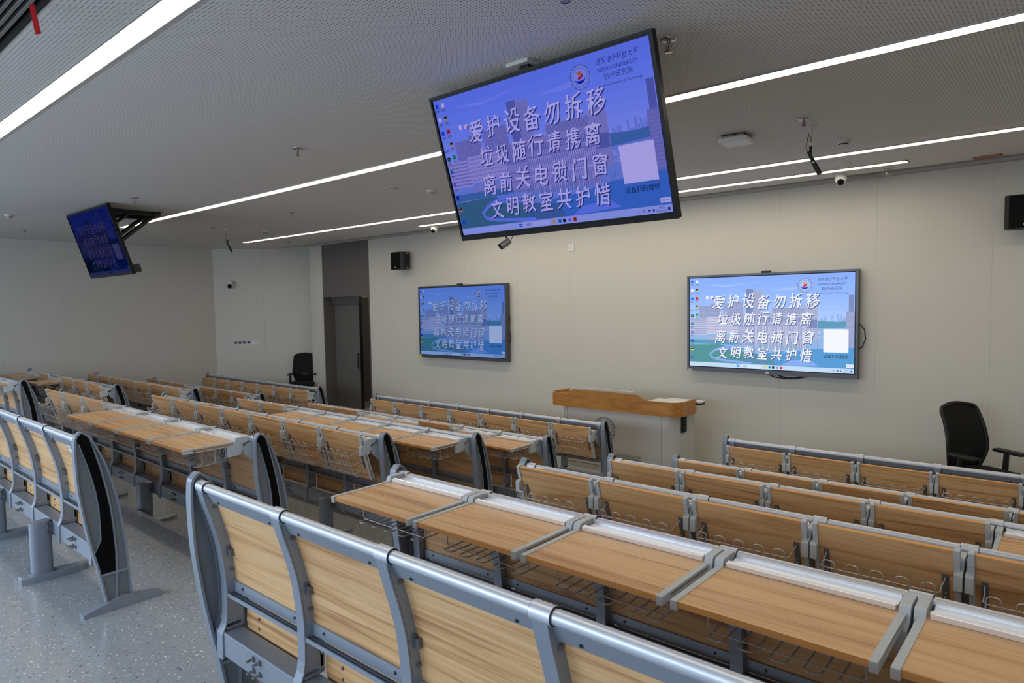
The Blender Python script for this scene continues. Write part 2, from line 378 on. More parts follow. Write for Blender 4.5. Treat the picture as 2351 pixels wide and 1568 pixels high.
def rail():
    b = MB(); L = P * NS
    b.tube([(-.05, 0, RH), (L + .05, 0, RH)], .0178, RAIL, 20)
    b.prism([(-.008, .930), (.010, .930), (.030, .878), (.018, .878)], -.04, L + .04, STEEL)
    for j in range(NS):
        for xx in (.09, P - .09): b.cyl((j * P + xx, .018, .892), (j * P + xx, .0085, .890), .005, DARK, 8)
    return b.build('top_rail')
def lower_rail():
    b = MB(); L = P * NS
    b.box(-.03, L + .03, .092, .098, .508, .550, STEEL); b.box(-.03, L + .03, .064, .093, .496, .504, STEELD); b.box(-.03, L + .03, .0625, .0665, .494, .509, STEEL)
    b.box(-.03, L + .03, .076, .0795, .503, .507, STEELD)
    for j in range(NS):
        for xx in (.09, P - .09): b.cyl((j * P + xx, .093, .532), (j * P + xx, .0885, .532), .005, DARK, 8)
    return b.build('lower_rail')
def beam():
    b = MB(); L = P * NS; b.box(-.05, L + .05, .042, .118, .262, .358, STEEL, bev=.004)
    for j in (0, 2, 4, 6):
        for dx in (-.022, .022):
            for z in (.288, .332):
                x = j * P + P / 2 + dx; b.cyl((x, .043, z), (x, .037, z), .011, STRAP, 10); b.cyl((x, .04, z), (x, .012, z), .0055, CHROME, 8)
    return b.build('cross_beam')
def leg():
    b = MB(); pts = []
    for k in range(28):
        a = 2 * PI * k / 28; pts.append((.036 * math.copysign(abs(math.cos(a)) ** .6, math.cos(a)), -.015 + .056 * math.copysign(abs(math.sin(a)) ** .75, math.sin(a))))
    b.prism(pts, .035, .358, STEEL, 'z', None, True); b.prism([(x * 1.25, y * 1.2) for x, y in pts], .03, .052, STEEL, 'z', None, True)
    base = [(-.035, -.13), (.035, -.13), (.046, -.06), (.050, .02), (.046, .11), (.034, .19), (.018, .225), (-.018, .225), (-.034, .19), (-.046, .11), (-.050, .02), (-.046, -.06)]
    k = len(base); vs = [(x, y, 0) for x, y in base] + [(x, y, .036) for x, y in base] + [(x * .86, y * .95, .042) for x, y in base]
    b.add(vs, [(i, (i + 1) % k, k + (i + 1) % k, k + i) for i in range(k)] + [(k + i, k + (i + 1) % k, 2 * k + (i + 1) % k, 2 * k + i) for i in range(k)] + [tuple(range(2 * k, 3 * k))], STEEL)
    b.box(.036, .044, .022, .042, .27, .35, STRAP)
    for z in (.288, .332): b.cyl((.038, .01, z), (.06, .01, z), .006, CHROME, 8)
    return b.build('leg')
def backrest():
    b = MB(); zs = [.888, .86, .82, .78, .74, .70, .66, .62, .58, .545, .53]
    bulge = [(.016, .888), (.030, .86), (.046, .82), (.060, .78), (.063, .74), (.060, .70), (.052, .66), (.044, .62), (.030, .58), (.020, .545), (.016, .53)]
    rear = [(lerp(REAR_C, z) + .040, z) for z in zs]; b.ribbon(rear, [(y + lerp(bulge, z), z) for y, z in rear], -P / 2 + .004, P / 2 - .004, WOOD)
    return b.build('backrest')
def seat():
    b = MB(); prof = [(.150, .235), (.158, .33), (.170, .42), (.188, .495), (.222, .545), (.252, .558)]
    W = .244
    def plate(pr, th, wd, m, rc=.05):
        vs = []; k = len(pr)
        for y, z in pr:
            t = min(1, max(0, (z - pr[0][1]) / rc)); ww = wd - rc * (1 - math.sqrt(max(0, 1 - (1 - t) ** 2)))
            for xx in (-ww, -ww * .5, 0, ww * .5, ww): vs.append((xx, y, z))
        n0 = len(vs); vs += [(x, y + th, z) for x, y, z in vs]
        fs = []
        for i in range(k - 1):
            for c in range(4):
                a = i * 5 + c; fs.append((a, a + 1, a + 6, a + 5)); fs.append((n0 + a, n0 + a + 5, n0 + a + 6, n0 + a + 1))
            for c in (0, 4): a = i * 5 + c; fs.append((a, a + 5, n0 + a + 5, n0 + a))
        for c in range(4): fs.append((c, n0 + c, n0 + c + 1, c + 1)); a = (k - 1) * 5 + c; fs.append((a, a + 1, n0 + a + 1, n0 + a))
        b.add(vs, fs, m)
    plate([(.131, .325), (.131, .345), (.132, .38), (.135, .42), (.140, .47), (.146, .515)], .014, W, WOOD)
    plate([(.147, .312), (.148, .335), (.149, .38), (.152, .43), (.158, .49)], .012, W + .012, BEIGE, .035)
    for xx in (-.145, .145):
        for z in (.372, .41): b.cyl((xx, .134, z), (xx, .1295, z), .006, STRAP, 10)
    return b.build('seat')
DL = .362
def desk():
    b = MB(); hw = P / 2 - .0325
    b.box(-hw, hw, 0.0, DL, -.018, 0, WOOD); d = b.build('desk')
    # front edge band as a material on the front face
    d.data.materials.append(WOODE)
    for p in d.data.polygons:
        if abs(p.normal.y) > .9: p.material_index = 1
    for s in (-1, 1):
        t = MB(); xa, xb = sorted((s * hw, s * (hw + .0195)))
        t.box(xa, xb, .0, DL, -.0245, -.019, PLAS); t.box(xa, xb, .0, DL - .002, -.006, .0022, PLAS)
        t.box(*sorted((s * (hw + .0002), s * (hw + .005))), .0, DL - .004, -.0195, -.005, PLAS)
        t.box(*sorted((s * (hw - .0005), s * (hw + .0203))), -.007, .05, -.0255, .003, PLAS, bev=.002)
        t.box(*sorted((s * (hw + .0055), s * (hw + .009))), .06, DL - .03, -.018, -.007, WOODE)
        e = t.build('edge_trim', d)
    w_ = MB(); r = .0027; O = -.122
    for s in (-1, 1):
        w_.box(s * .214 - .011, s * .214 + .011, .108, .265, -.022, -.018, STRAP)
        for u in (.12, .185, .25): w_.cyl((s * .214, u, -.018), (s * .214, u, -.026), .006, CHROME, 8)
    for u, o in ((.125, O), (.205, O - .002), (.275, O + .012)):
        w_.tube([(-.214, u, -.022), (-.214, u - .0, -.03), (-.214 + .004, u, O * .55), (-.21, u, o + .01), (-.2, u, o), (.2, u, o), (.21, u, o + .01), (.21, u, O * .55), (.214, u, -.03), (.214, u, -.022)], r, WIRE, 6)
    for k in range(5):
        xc = -.176 + k * .088; h = .0225
        arc = [(xc - h * math.cos(a), .100 - .014 * math.sin(a), O - .004) for a in [PI * q / 6 for q in range(7)]]
        w_.tube([(xc - h, .317, -.022), (xc - h, .314, -.06), (xc - h, .302, O + .02), (xc - h, .28, O), (xc - h, .18, O - .004)] + arc + [(xc + h, .18, O - .004), (xc + h, .28, O), (xc + h, .302, O + .02), (xc + h, .314, -.06), (xc + h, .317, -.022)], r, WIRE, 6)
    w_.build('wire_basket', d)
    return d
def tray():
    b = MB(); L = P / 2 - .040
    prof = [(-.118, .916), (-.118, .930), (-.112, .931), (-.111, .927), (-.106, .927), (-.105, .932), (-.099, .932), (-.098, .922), (-.038, .921), (-.037, .932), (-.030, .935), (-.022, .930), (-.022, .916)]
    b.prism(prof, -L, L, ALU); return b.build('pen_tray')
def bracket():
    b = MB()
    o = [(-.166, .826), (-.166, .886), (-.160, .893), (-.128, .899), (-.119, .932), (-.112, .938), (-.060, .940), (-.030, .938), (-.022, .915), (-.05, .905), (-.078, .896), (-.070, .872), (-.082, .85), (-.09, .832)]
    b.prism(o, -.0138, .0138, PLAS)
    b.prism([(-.075, .862), (-.055, .884), (-.03, .90), (.03, .90), (.03, .745), (-.02, .79), (-.062, .828)], -.009, .009, PLAS)
    return b.build('hinge_bracket')

PROTO = dict(eL=end_panel(-1), eR=end_panel(1), rib=rib(), rail=rail(), low=lower_rail(), beam=beam(), leg=leg(), back=backrest(), seat=seat(), desk=desk(), tray=tray(), br=bracket())
used = set()
def part(key, root, loc=(0, 0, 0), rot=(0, 0, 0)):
    src = PROTO[key]
    if key not in used:
        used.add(key); o = src; o.parent = root; o.location = loc; o.rotation_euler = rot; return o
    o = twin(src, root, loc, rot)
    for ch in src.children: twin(ch, o)
    return o
FOLD = math.radians(-74.2)
def row(x0, y, floor, label, group, desks=None, idx=0):
    front = idx == 5; dz = {1: .026, 5: -.06}.get(idx, 0)
    r = empty('lecture_bench', (x0, y, floor - (.008 if idx == 1 else 0))); L = P * NS
    tag(r, label, 'bench', group)
    part('eL', r, (-.062, 0, 0)); part('eR', r, (L + .062, 0, 0))
    for k in range(NS + 1): part('rib', r, (k * P, 0, 0))
    part('rail', r); part('low', r); part('beam', r)
    for x in (1.7, 3.7, 5.7): part('leg', r, (x * P, 0, 0))
    for j in range(NS):
        xc = (j + .5) * P
        part('back', r, (xc, 0, 0))
        if not front: part('seat', r, (xc, 0, 0))
        if desks:
            part('tray', r, (xc, 0, dz))
            for s in (-1, 1): part('br', r, (xc + s * (P / 2 - .0175), 0, dz))
            if desks[j] == 'u': d = part('desk', r, (xc, -.145, .980 + dz), (FOLD + random.uniform(-.015, .015), 0, 0))
            else: d = part('desk', r, (xc, -.430, .913 + dz), (.006, 0, 0))
    return r
YR = [1.121, 2.108, 3.101, 4.082, 5.065, 6.076]; FR = [.648, .494, .336, .183, 0, 0]
XR_, XL_, XF_ = -2.551, -4.05 - P * NS, -9.53 - P * NS
G = 'lecture bench rows'
# desks listed from the left end of each row: u = tipped up, d = lowered
RR = [(None, 'nearest bench row, its pale wooden backs seen from behind across the bottom centre, without desks'),
      ('ddddddd', 'right-hand bench row with all its wooden desks lowered flat and bright pen trays'),
      ('uuuuuuu', 'bench row with desks tipped up, directly beyond the lowered desks of the right-hand block'),
      ('uuuuduu', 'right-hand bench row with one desk lowered at the right picture edge, others tipped up'),
      ('uuuuuuu', 'right-hand bench row, last but one before the lectern, every desk tipped up'),
      ('uuuuuuu', 'right-hand bench row closest to the front wall, in front of the black chair')]
LL = [(None, 'bench row at the left edge seen from behind, black inlaid end panel beside the aisle'),
      ('uuudddd', 'middle-block bench row with three tipped-up and four lowered desks, nearest with desks'),
      ('uuuuuuu', 'middle-block bench row with all desks tipped up between two rows of lowered desks'),
      ('uuddddd', 'middle-block bench row with two desks tipped up and five lowered'),
      ('uudduDD'.lower(), 'middle-block bench row with a single tipped-up desk between lowered ones'),
      ('uuuuuuu', 'middle-block bench row closest to the lectern, all desks tipped up')]
FF = [None, ('ddddddd', 'far-left bench row cut off by the left picture edge with lowered desks'),
      ('dduduuu', 'far-left bench row with lowered desks mixed between tipped-up ones'),
      ('uuuuuuu', 'far-left bench row with seven tipped-up desks in front of the bare left wall'),
      ('uuuduuu', 'far-left bench row with only its middle desk lowered'),
      ('uuuuuuu', 'far-left bench row closest to the doorway, all desks tipped up')]
for i in range(6):
    row(XR_, YR[i], FR[i], RR[i][1], G, RR[i][0], i)
    row(XL_, YR[i], FR[i], LL[i][1], G, LL[i][0], i)
    if FF[i]: row(XF_, YR[i], FR[i], FF[i][1], G, FF[i][0], i)

# ------------------------------------------------------------------ picture shown on the four screens (16 x 9 units, origin lower left)
def text_polys(body, size, x, y, align='CENTER', shear=0.0, off=0.0, ang=0.0, sx=1.0, wob=0.0):
    cu = bpy.data.curves.new('lettering', 'FONT'); cu.body = body; cu.size = size; cu.align_x = align; cu.align_y = 'CENTER'
    cu.shear = shear; cu.offset = off; cu.resolution_u = 3; cu.fill_mode = 'FRONT'
    o = bpy.data.objects.new('lettering', cu); col.objects.link(o)
    dg = bpy.context.evaluated_depsgraph_get(); me = bpy.data.meshes.new_from_object(o.evaluated_get(dg))
    c, s = math.cos(ang), math.sin(ang)
    co = [(v.co.x + wob * size * (math.sin(9 * v.co.x / size + 4 * v.co.y / size + x) + .6 * math.sin(21 * v.co.y / size + y)), v.co.y + wob * size * (math.cos(7 * v.co.y / size - 6 * v.co.x / size + y) + .6 * math.sin(19 * v.co.x / size + x))) for v in me.vertices]
    vs = [(x + px * sx * c - py * s, y + px * sx * s + py * c) for px, py in co]
    fs = [tuple(p.vertices) for p in me.polygons]
    bpy.data.objects.remove(o); bpy.data.curves.remove(cu); bpy.data.meshes.remove(me)
    return vs, fs
def screen_layers():
    """list of (verts2d, faces, colour key) from back to front"""
    out = []
    rg = random.Random(3)
    def poly(pts, c): out.append((pts, [tuple(range(len(pts)))], c))
    def rect(x0, y0, x1, y1, c): poly([(x0, y0), (x1, y0), (x1, y1), (x0, y1)], c)
    def rects(rs, c):
        vs = []; fs = []
        for x0, y0, x1, y1 in rs:
            o = len(vs); vs += [(x0, y0), (x1, y0), (x1, y1), (x0, y1)]; fs.append((o, o + 1, o + 2, o + 3))
        out.append((vs, fs, c))
    def disc(cx, cy, r, c, seg=40): poly([(cx + r * math.cos(2 * PI * k / seg), cy + r * math.sin(2 * PI * k / seg)) for k in range(seg)], c)
    def ring(cx, cy, r0, r1, c, a0=0, a1=2 * PI, seg=48):
        vs = []; fs = []
        for k in range(seg + 1):
            a = a0 + (a1 - a0) * k / seg; vs += [(cx + r0 * math.cos(a), cy + r0 * math.sin(a)), (cx + r1 * math.cos(a), cy + r1 * math.sin(a))]
        for k in range(seg): fs.append((2 * k, 2 * k + 1, 2 * k + 3, 2 * k + 2))
        out.append((vs, fs, c))
    def txt(body, size, x, y, c, **kw): v, f = text_polys(body, size, x, y, **kw); out.append((v, f, c))
    def windows(x0, y0, x1, y1, nx, ny, c, fx=.5, fy=.5):
        w_, h_ = (x1 - x0) / nx, (y1 - y0) / ny
        rects([(x0 + (i + .5 - fx / 2) * w_, y0 + (j + .5 - fy / 2) * h_, x0 + (i + .5 + fx / 2) * w_, y0 + (j + .5 + fy / 2) * h_) for i in range(nx) for j in range(ny)], c)
    # sky bands, ground, skyline
    for k in range(8): rect(0, 4.4 + k * .575, 16, 4.4 + (k + 1) * .575, 'sky%d' % k)
    poly([(1.5, 8.3), (4.0, 8.0), (7.5, 8.45), (4.2, 8.15)], 'cloud'); poly([(8.2, 7.6), (11.2, 7.9), (12.4, 7.75), (10.4, 7.55)], 'cloud')
    rect(0, .4, 16, 4.4, 'ground')
    rects([(12.9 + i * .16, 4.4, 13.02 + i * .16, 4.55 + rg.random() * .75) for i in range(17)], 'haze')
    poly([(12.6, 4.0), (16, 4.15), (16, 4.75), (14.6, 4.6), (12.6, 4.7)], 'trees')
    poly([(12.5, 2.9), (16, 3.0), (16, 4.1), (12.5, 3.95)], 'plaza')
    rects([(12.7 + rg.random() * 3.1, 3.0 + rg.random() * .8, 0, 0) for i in range(1)], 'plaza')
    rects([(x, y, x + .22, y + .05) for x, y in [(12.7 + rg.random() * 3.0, 3.05 + rg.random() * .75) for i in range(40)]], 'pale')
    # left apartment groups
    for (x0, y0, x1, y1) in [(1.1, 4.2, 2.4, 6.15), (2.4, 4.2, 3.4, 6.35), (3.7, 4.2, 4.5, 6.4), (4.55, 4.2, 5.7, 6.5)]:
        rect(x0, y0, x1, y1, 'bld2'); windows(x0 + .05, y0 + .1, x1 - .05, y1 - .1, 7, 14, 'bld1', .55, .4)
    # tower
    rect(6.05, 4.5, 6.75, 7.75, 'bld3'); rect(6.75, 4.5, 7.65, 7.65, 'bld1'); windows(6.8, 4.6, 7.6, 7.55, 10, 22, 'bld2', .45, .7)
    # right block
    rect(8.6, 4.6, 11.7, 5.95, 'bld1'); windows(8.65, 4.65, 11.65, 5.9, 34, 1, 'bld3', .4, .96); rect(11.7, 3.0, 12.85, 6.2, 'bld1'); rect(11.75, 4.0, 12.8, 4.8, 'bld3')
    # low buildings on the left
    rect(0.05, 3.2, 2.0, 4.9, 'bld0'); windows(0.1, 3.25, 1.95, 4.85, 18, 7, 'bld3', .62, .5)
    rect(1.9, 3.35, 5.1, 5.05, 'bld0'); windows(1.95, 3.4, 5.05, 5.0, 26, 6, 'bld2', .5, .45)
    # main building with column screen
    rect(5.7, 4.1, 12.1, 5.35, 'bld1'); windows(5.75, 4.55, 12.0, 5.0, 46, 1, 'bld3', .5, .9)
    rect(5.1, 2.3, 6.9, 4.15, 'bld2'); windows(5.15, 2.4, 6.85, 4.1, 26, 3, 'bld0', .4, .85)
    rect(6.9, 2.1, 11.9, 4.3, 'bld2'); rects([(6.95 + i * .145, 2.1, 7.02 + i * .145, 3.05) for i in range(34)], 'bld0'); rects([(6.95 + i * .145, 3.2, 7.02 + i * .145, 4.2) for i in range(34)], 'bld0')
    rect(6.85, 3.08, 12.0, 3.2, 'pale')
    poly([(1.8, 2.7), (5.5, 2.45), (6.4, 2.6), (4.0, 3.1), (2.2, 3.05)], 'bld1'); rect(0, 2.3, 5.2, 2.75, 'trees')
    rects([(x, 2.0, x + .03, 2.3 + rg.random() * .6) for x in [5 + rg.random() * 8 for i in range(50)]], 'trees')
    # right edge towers
    rect(15.5, 3.2, 15.95, 7.0, 'bld3'); rect(15.3, 2.3, 16, 5.5, 'bld2'); windows(15.35, 2.4, 15.98, 5.4, 7, 14, 'bld1', .5, .5)
    # lawn, pond, path
    poly([(.05, .45), (6.5, .45), (6.0, 1.9), (3.2, 2.3), (.05, 2.2)], 'lawn')
    poly([(7.0, .45), (16, .45), (16, 2.3), (12.3, 2.1), (10.5, 1.75), (8.2, 1.6)], 'pond')
    poly([(9.5, .45), (12.9, .6), (12.2, 1.1), (10.3, .95)], 'path'); poly([(6.0, .45), (9.0, .45), (8.5, 1.3), (6.2, 1.6)], 'lawn2')
    def curve(pts, wd, c):
        L = []; R_ = []
        for i, p in enumerate(pts):
            a = pts[max(i - 1, 0)]; b_ = pts[min(i + 1, len(pts) - 1)]; t = Vector((b_[0] - a[0], b_[1] - a[1])).normalized()
            L.append((p[0] - t.y * wd, p[1] + t.x * wd)); R_.append((p[0] + t.y * wd, p[1] - t.x * wd))
        k = len(pts); out.append((L + R_, [(i, i + 1, k + i + 1, k + i) for i in range(k - 1)], c))
    curve([(5.2, 2.25), (3.8, 2.05), (2.8, 1.7), (2.25, 1.3), (2.5, .95), (3.4, .75), (5, .62), (6.6, .5)], .11, 'path')
    curve([(3.7, 1.8), (5.0, 1.95), (6.0, 1.65), (6.3, 1.2)], .09, 'path')
    # taskbar
    rect(0, 0, 16, .42, 'bar'); rect(5.55, .08, 7.6, .34, 'barfield')
    rects([(5.15, .1, 5.26, .2), (5.28, .1, 5.39, .2), (5.15, .22, 5.26, .32), (5.28, .22, 5.39, .32)], 'blue')
    rect(7.85, .1, 8.08, .32, 'folder'); disc(8.42, .21, .12, 'teal', 16); rect(8.65, .1, 8.87, .32, 'dark'); disc(9.16, .21, .1, 'violet', 16); rect(9.44, .1, 9.66, .32, 'red')
    txt('搜索', .2, 6.0, .2, 'navy'); ring(5.75, .21, .045, .065, 'navy')
    txt('∧   英', .19, 14.1, .2, 'navy'); disc(14.6, .2, .07, 'navy', 12); rect(14.8, .14, 14.92, .26, 'navy'); rect(15.72, .12, 15.86, .28, 'navy')
    txt('14:28', .16, 15.35, .29, 'navy'); txt('2025/1/15', .16, 15.3, .12, 'navy')
    rect(15.35, .55, 15.97, .82, 'white'); txt('显示桌面', .13, 15.66, .68, 'navy')
    # desktop icons
    cols = [['blue', 'white', 'blue', 'sky1', 'dark', 'teal', 'violet', 'indigo', 'folder', 'blue'], ['white', 'folder', 'red', 'folder', 'green']]
    for cx, colr, x in ((0, cols[0], .3), (1, cols[1], .85)):
        for i, c in enumerate(colr):
            y = 8.62 - i * (.86 if cx == 0 else .84); rect(x - .14, y - .13, x + .14, y + .13, c)
            if c == 'folder': rect(x - .12, y - .02, x + .12, y + .12, 'dark')
            if c == 'dark': disc(x, y, .09, 'green', 12)
            rect(x - .15, y - .29, x + .15, y - .24, 'greyt'); rect(x - .2, y - .37, x + .2, y - .33, 'greyt')
    rect(1.85, 6.85, 2.1, 7.15, 'white'); rect(2.3, 6.85, 2.65, 7.1, 'white'); rect(2.55, 6.82, 2.68, 6.98, 'red')
    # slogan
    lines = [('爱护设备勿拆移', 3.15, 1.53, 6.45, 1.45), ('垃圾随行请携离', 3.6, 1.36, 4.78, 1.28), ('离前关电锁门窗', 3.35, 1.43, 3.05, 1.34), ('文明教室共护惜', 3.6, 1.36, 1.45, 1.26)]
    for body, x0, dx_, y, sz in lines:
        for k, chx in enumerate(body):
            a = rg.uniform(-.06, .05); s = sz * rg.uniform(.94, 1.08); yy = y + rg.uniform(-.08, .08)
            for ox, oy, c in ((.065, -.07, 'shade'), (.04, -.05, 'shade'), (-.016, -.01, 'white'), (.016, .01, 'white'), (.0, .0, 'white')):
                txt(chx, s, x0 + k * dx_ + ox, yy + oy, c, shear=.20, ang=a, sx=.86, wob=.022)
    # university mark
    cx, cy = 11.7, 7.95
    disc(cx, cy, .64, 'halo'); ring(cx, cy, .625, .655, 'navy'); ring(cx, cy, .46, .475, 'navy')
    seal = '西安电子科技大学杭州研究院'
    for k, chx in enumerate(seal):
        a = math.radians(205 - k * 230 / (len(seal) - 1)); txt(chx, .115, cx + .55 * math.cos(a), cy + .55 * math.sin(a), 'navy', ang=a - PI / 2)
    for k, chx in enumerate('HANGZHOU INSTITUTE'):
        a = math.radians(222 + k * 96 / 17); txt(chx, .085, cx + .55 * math.cos(a), cy + .55 * math.sin(a), 'navy', ang=a + PI / 2)
    poly([(cx - .22, cy + .22), (cx - .02, cy + .30), (cx + .22, cy + .26), (cx + .05, cy + .14), (cx - .02, cy + .02), (cx - .10, cy + .16)], 'orange')
    poly([(cx - .16, cy - .06), (cx - .02, cy + .10), (cx + .04, cy - .04), (cx - .02, cy - .14), (cx - .10, cy - .12)], 'red'); poly([(cx + .06, cy + .10), (cx + .18, cy + .18), (cx + .22, cy + .06), (cx + .10, cy - .10), (cx + .02, cy - .08)], 'red')
    vs = []; fs = []
    for k in range(17):
        a = math.radians(190 + k * 165 / 16); t = math.sin(PI * k / 16); vs += [(cx + .36 * math.cos(a), cy - .02 + .32 * math.sin(a)), (cx + (.36 - .15 * t) * math.cos(a), cy - .02 + (.32 - .15 * t) * math.sin(a))]
    for k in range(16): fs.append((2 * k, 2 * k + 1, 2 * k + 3, 2 * k + 2))
    out.append((vs, fs, 'indigo'))
    for k, chx in enumerate('西安电子科技大学'): txt(chx, .36, 12.98 + k * .32, 8.42 + .03 * math.sin(k * 2.1), 'navy', shear=.35, ang=.05, sx=.85)
    txt('XIDIAN UNIVERSITY', .285, 14.1, 8.0, 'navy', sx=.98)
    txt('杭州研究院', .36, 14.1, 7.6, 'navy')
    txt('Hangzhou Institute of Technology', .2, 14.1, 7.2, 'navy')
    # white card and its caption
    rect(13.4, 1.85, 15.55, 3.95, 'card'); txt('设备扫码报修', .36, 14.48, 1.45, 'ink')
    return out
PAL = dict(sky0=(178, 206, 252), sky1=(170, 201, 254), sky2=(163, 196, 254), sky3=(157, 192, 254), sky4=(152, 188, 254), sky5=(148, 185, 254), sky6=(145, 182, 253), sky7=(142, 178, 252),
           cloud=(168, 196, 255), ground=(128, 168, 228), haze=(150, 178, 236), trees=(98, 158, 190), plaza=(150, 186, 232), pale=(196, 206, 240), bld0=(203, 205, 232), bld1=(174, 181, 214),
           bld2=(152, 163, 204), bld3=(126, 143, 192), lawn=(88, 152, 156), lawn2=(96, 146, 176), pond=(92, 158, 216), path=(140, 176, 246), bar=(196, 222, 248), barfield=(216, 234, 252),
           blue=(40, 120, 230), folder=(236, 208, 96), teal=(30, 150, 200), dark=(40, 44, 60), violet=(150, 120, 220), red=(214, 48, 52), green=(52, 170, 110), indigo=(46, 60, 190), navy=(70, 84, 150),
           white=(244, 246, 255), shade=(70, 88, 140), greyt=(120, 130, 160), halo=(172, 200, 252), orange=(236, 140, 60), card=(246, 248, 255), ink=(26, 34, 60))
LAYERS = screen_layers()
def screen_mesh(name, tint, k, parent, w_, h_, loc, gamma=1.0):
    keys = []; b = MB(); cache = {}
    for i, (vs, fs, c) in enumerate(LAYERS):
        if c not in cache: cache[c] = emit(name + '_' + c, tuple(255 * (v / 255) ** gamma for v in PAL[c]), k, tint)
        z = -.00006 * i
        b.add([((x / 16 - .5) * w_, z, (y / 9 - .5) * h_) for x, y in vs], fs, cache[c])
    o = b.build('screen', parent, loc, fix=False); return o
def display(W, H, T, bez, bot, frame_m, tint, k, label, loc, rx, cat='screen', gamma=1.0, name='wall_display', group=None):
    """flat display: centre of the front face at its own origin, looking to -y"""
    r = empty(name, loc); r.rotation_euler = (rx, 0, 0); tag(r, label, cat, group)
    b = MB(); sw, sh = W - 2 * bez, H - bez - bot; zc = (bot - bez) / 2
    b.box(-W / 2, W / 2, .012, T, -H / 2, H / 2, frame_m, bev=.006)
    b.box(-W / 2 + .06, W / 2 - .06, T - .01, T + .02, -H / 2 + .1, H / 2 - .1, BLACKP)
    b.build('casing', r)
    f = MB(); g = .012
    f.box(-W / 2, W / 2, 0, .016, H / 2 - bez, H / 2, frame_m); f.box(-W / 2, W / 2, 0, .016, -H / 2, -H / 2 + bot, frame_m)
    f.box(-W / 2, -W / 2 + bez, 0, .016, -H / 2 + bot, H / 2 - bez, frame_m); f.box(W / 2 - bez, W / 2, 0, .016, -H / 2 + bot, H / 2 - bez, frame_m)
    f.box(-sw / 2, sw / 2, .006, .018, zc - sh / 2, zc + sh / 2, BLACKG)
    f.build('bezel', r)
    screen_mesh('picture', tint, k, r, sw - .02, sh - .02, (0, .0052, zc), gamma)
    return r
# two wall displays
td = display(1.992, 1.20, .085, .024, .05, FRAMEG, (1, 1, 1), 1.0, 'bright wall display right of the lectern, showing the white slogan on pale blue sky', (-2.917, 7.895, 1.985), 0, group='slogan displays')
m_ = MB(); m_.box(-.05, .05, -.01, .04, .60, .622, BLACKP, bev=.004); m_.build('camera_bar', td)
m_ = MB(); m_.box(.0, .045, -.003, .0, -.592, -.572, WHITE); m_.box(-.98, -.93, -.002, 0, -.592, -.58, OFFW); m_.build('badge', td)
m_ = MB(); m_.tube([(1.0, .07, .0), (1.05, .05, -.06), (1.06, .05, -.16), (1.03, .06, -.24), (1.0, .07, -.27)], .006, BLACKP, 8)
m_.build('cable', td); m_ = MB(); m_.tube([(.0, .05, -.6), (.1, .06, -.635), (.25, .06, -.645), (.4, .06, -.62), (.45, .05, -.6)], .006, BLACKP, 8); m_.build('cable', td); m_ = MB(); m_.tube([(.1, .05, -.6), (.2, .06, -.63), (.3, .06, -.63), (.42, .05, -.6)], .006, BLACKP, 8); m_.build('cable', td)
td = display(2.085, 1.255, .085, .024, .05, FRAMEG, (.36, .47, .74), .80, 'dimmer wall display between the doorway and the lectern, with a yellow sticker at its corner', (-8.035, 7.895, 1.972), 0, group='slogan displays')
m_ = MB(); m_.box(-.05, .05, -.01, .04, .628, .65, BLACKP, bev=.004); m_.build('camera_bar', td)
m_ = MB(); m_.box(-1.037, -.99, -.002, 0, -.62, -.575, mat('yellow_sticker', (226, 220, 50), .5)); m_.build('sticker', td)
m_ = MB(); m_.tube([(1.043, .07, .1), (1.07, .05, .06), (1.06, .05, .0)], .006, BLACKP, 8); m_.build('cable', td); m_ = MB(); m_.tube([(1.04, .06, -.1), (1.08, .05, -.2), (1.09, .05, -.28), (1.05, .06, -.32)], .006, BLACKP, 8); m_.build('cable', td)
# two ceiling displays, tilted down
TILT = math.radians(17.2)
def ceil_display(x, y, z, tint, k, label, gamma):
    r = display(1.5, .872, .042, .014, .026, BLACKG, tint, k, label, (x, y, z), TILT, gamma=gamma, name='ceiling_display', group='slogan displays')
    Ri = Matrix.Rotation(-TILT, 4, 'X')
    a = MB()                                   # hanger in world axes, turned back into the tilted frame
    def L(p): return Ri @ Vector(p)
    top = CEIL - z
    a.box(-.30, .30, .04, .10, top - .02, top - .001, BLACKP, Ri)
    for s in (-.22, .22):
        a.box(s - .025, s + .025, .06, .66, top - .055, top - .002, BLACKP, Ri)
        a.tube([L((s, .62, top - .05)), L((s, .50, top - .14)), L((s, .10, -.05))], .026, BLACKP, 8)
        a.tube([L((s, .30, top - .05)), L((s, .02, .16))], .02, BLACKP, 8)
    a.box(-.26, .26, .60, .68, top - .07, top - .001, BLACKP, Ri)
    a.build('mount', r)
    return r
cd = ceil_display(-2.293, 2.896, 3.087, (.50, .44, .92), .78, 'large tilted ceiling display at top centre, purple-blue picture with white slogan', 1.15)
m_ = MB(); R0 = Matrix.Rotation(-TILT, 4, 'X'); m_.box(-.13, .02, -.13, -.02, CEIL - 3.087 - .02, CEIL - 3.087 - .001, OFFW, R0); m_.box(-.06, .0, -.10, -.02, CEIL - 3.087 - .07, CEIL - 3.087 - .02, BLACKP, R0); m_.build('ceiling_plate', cd)
cl = ceil_display(-9.63, 3.022, 3.122, (.06, .055, .15), .6, 'small dark ceiling display hanging at the left, seen at a steep angle', 1.7)
w_ = MB(); w_.box(.60, .748, .04, .12, -.43, -.33, BLACKP, bev=.006); w_.build('control_box', cl)


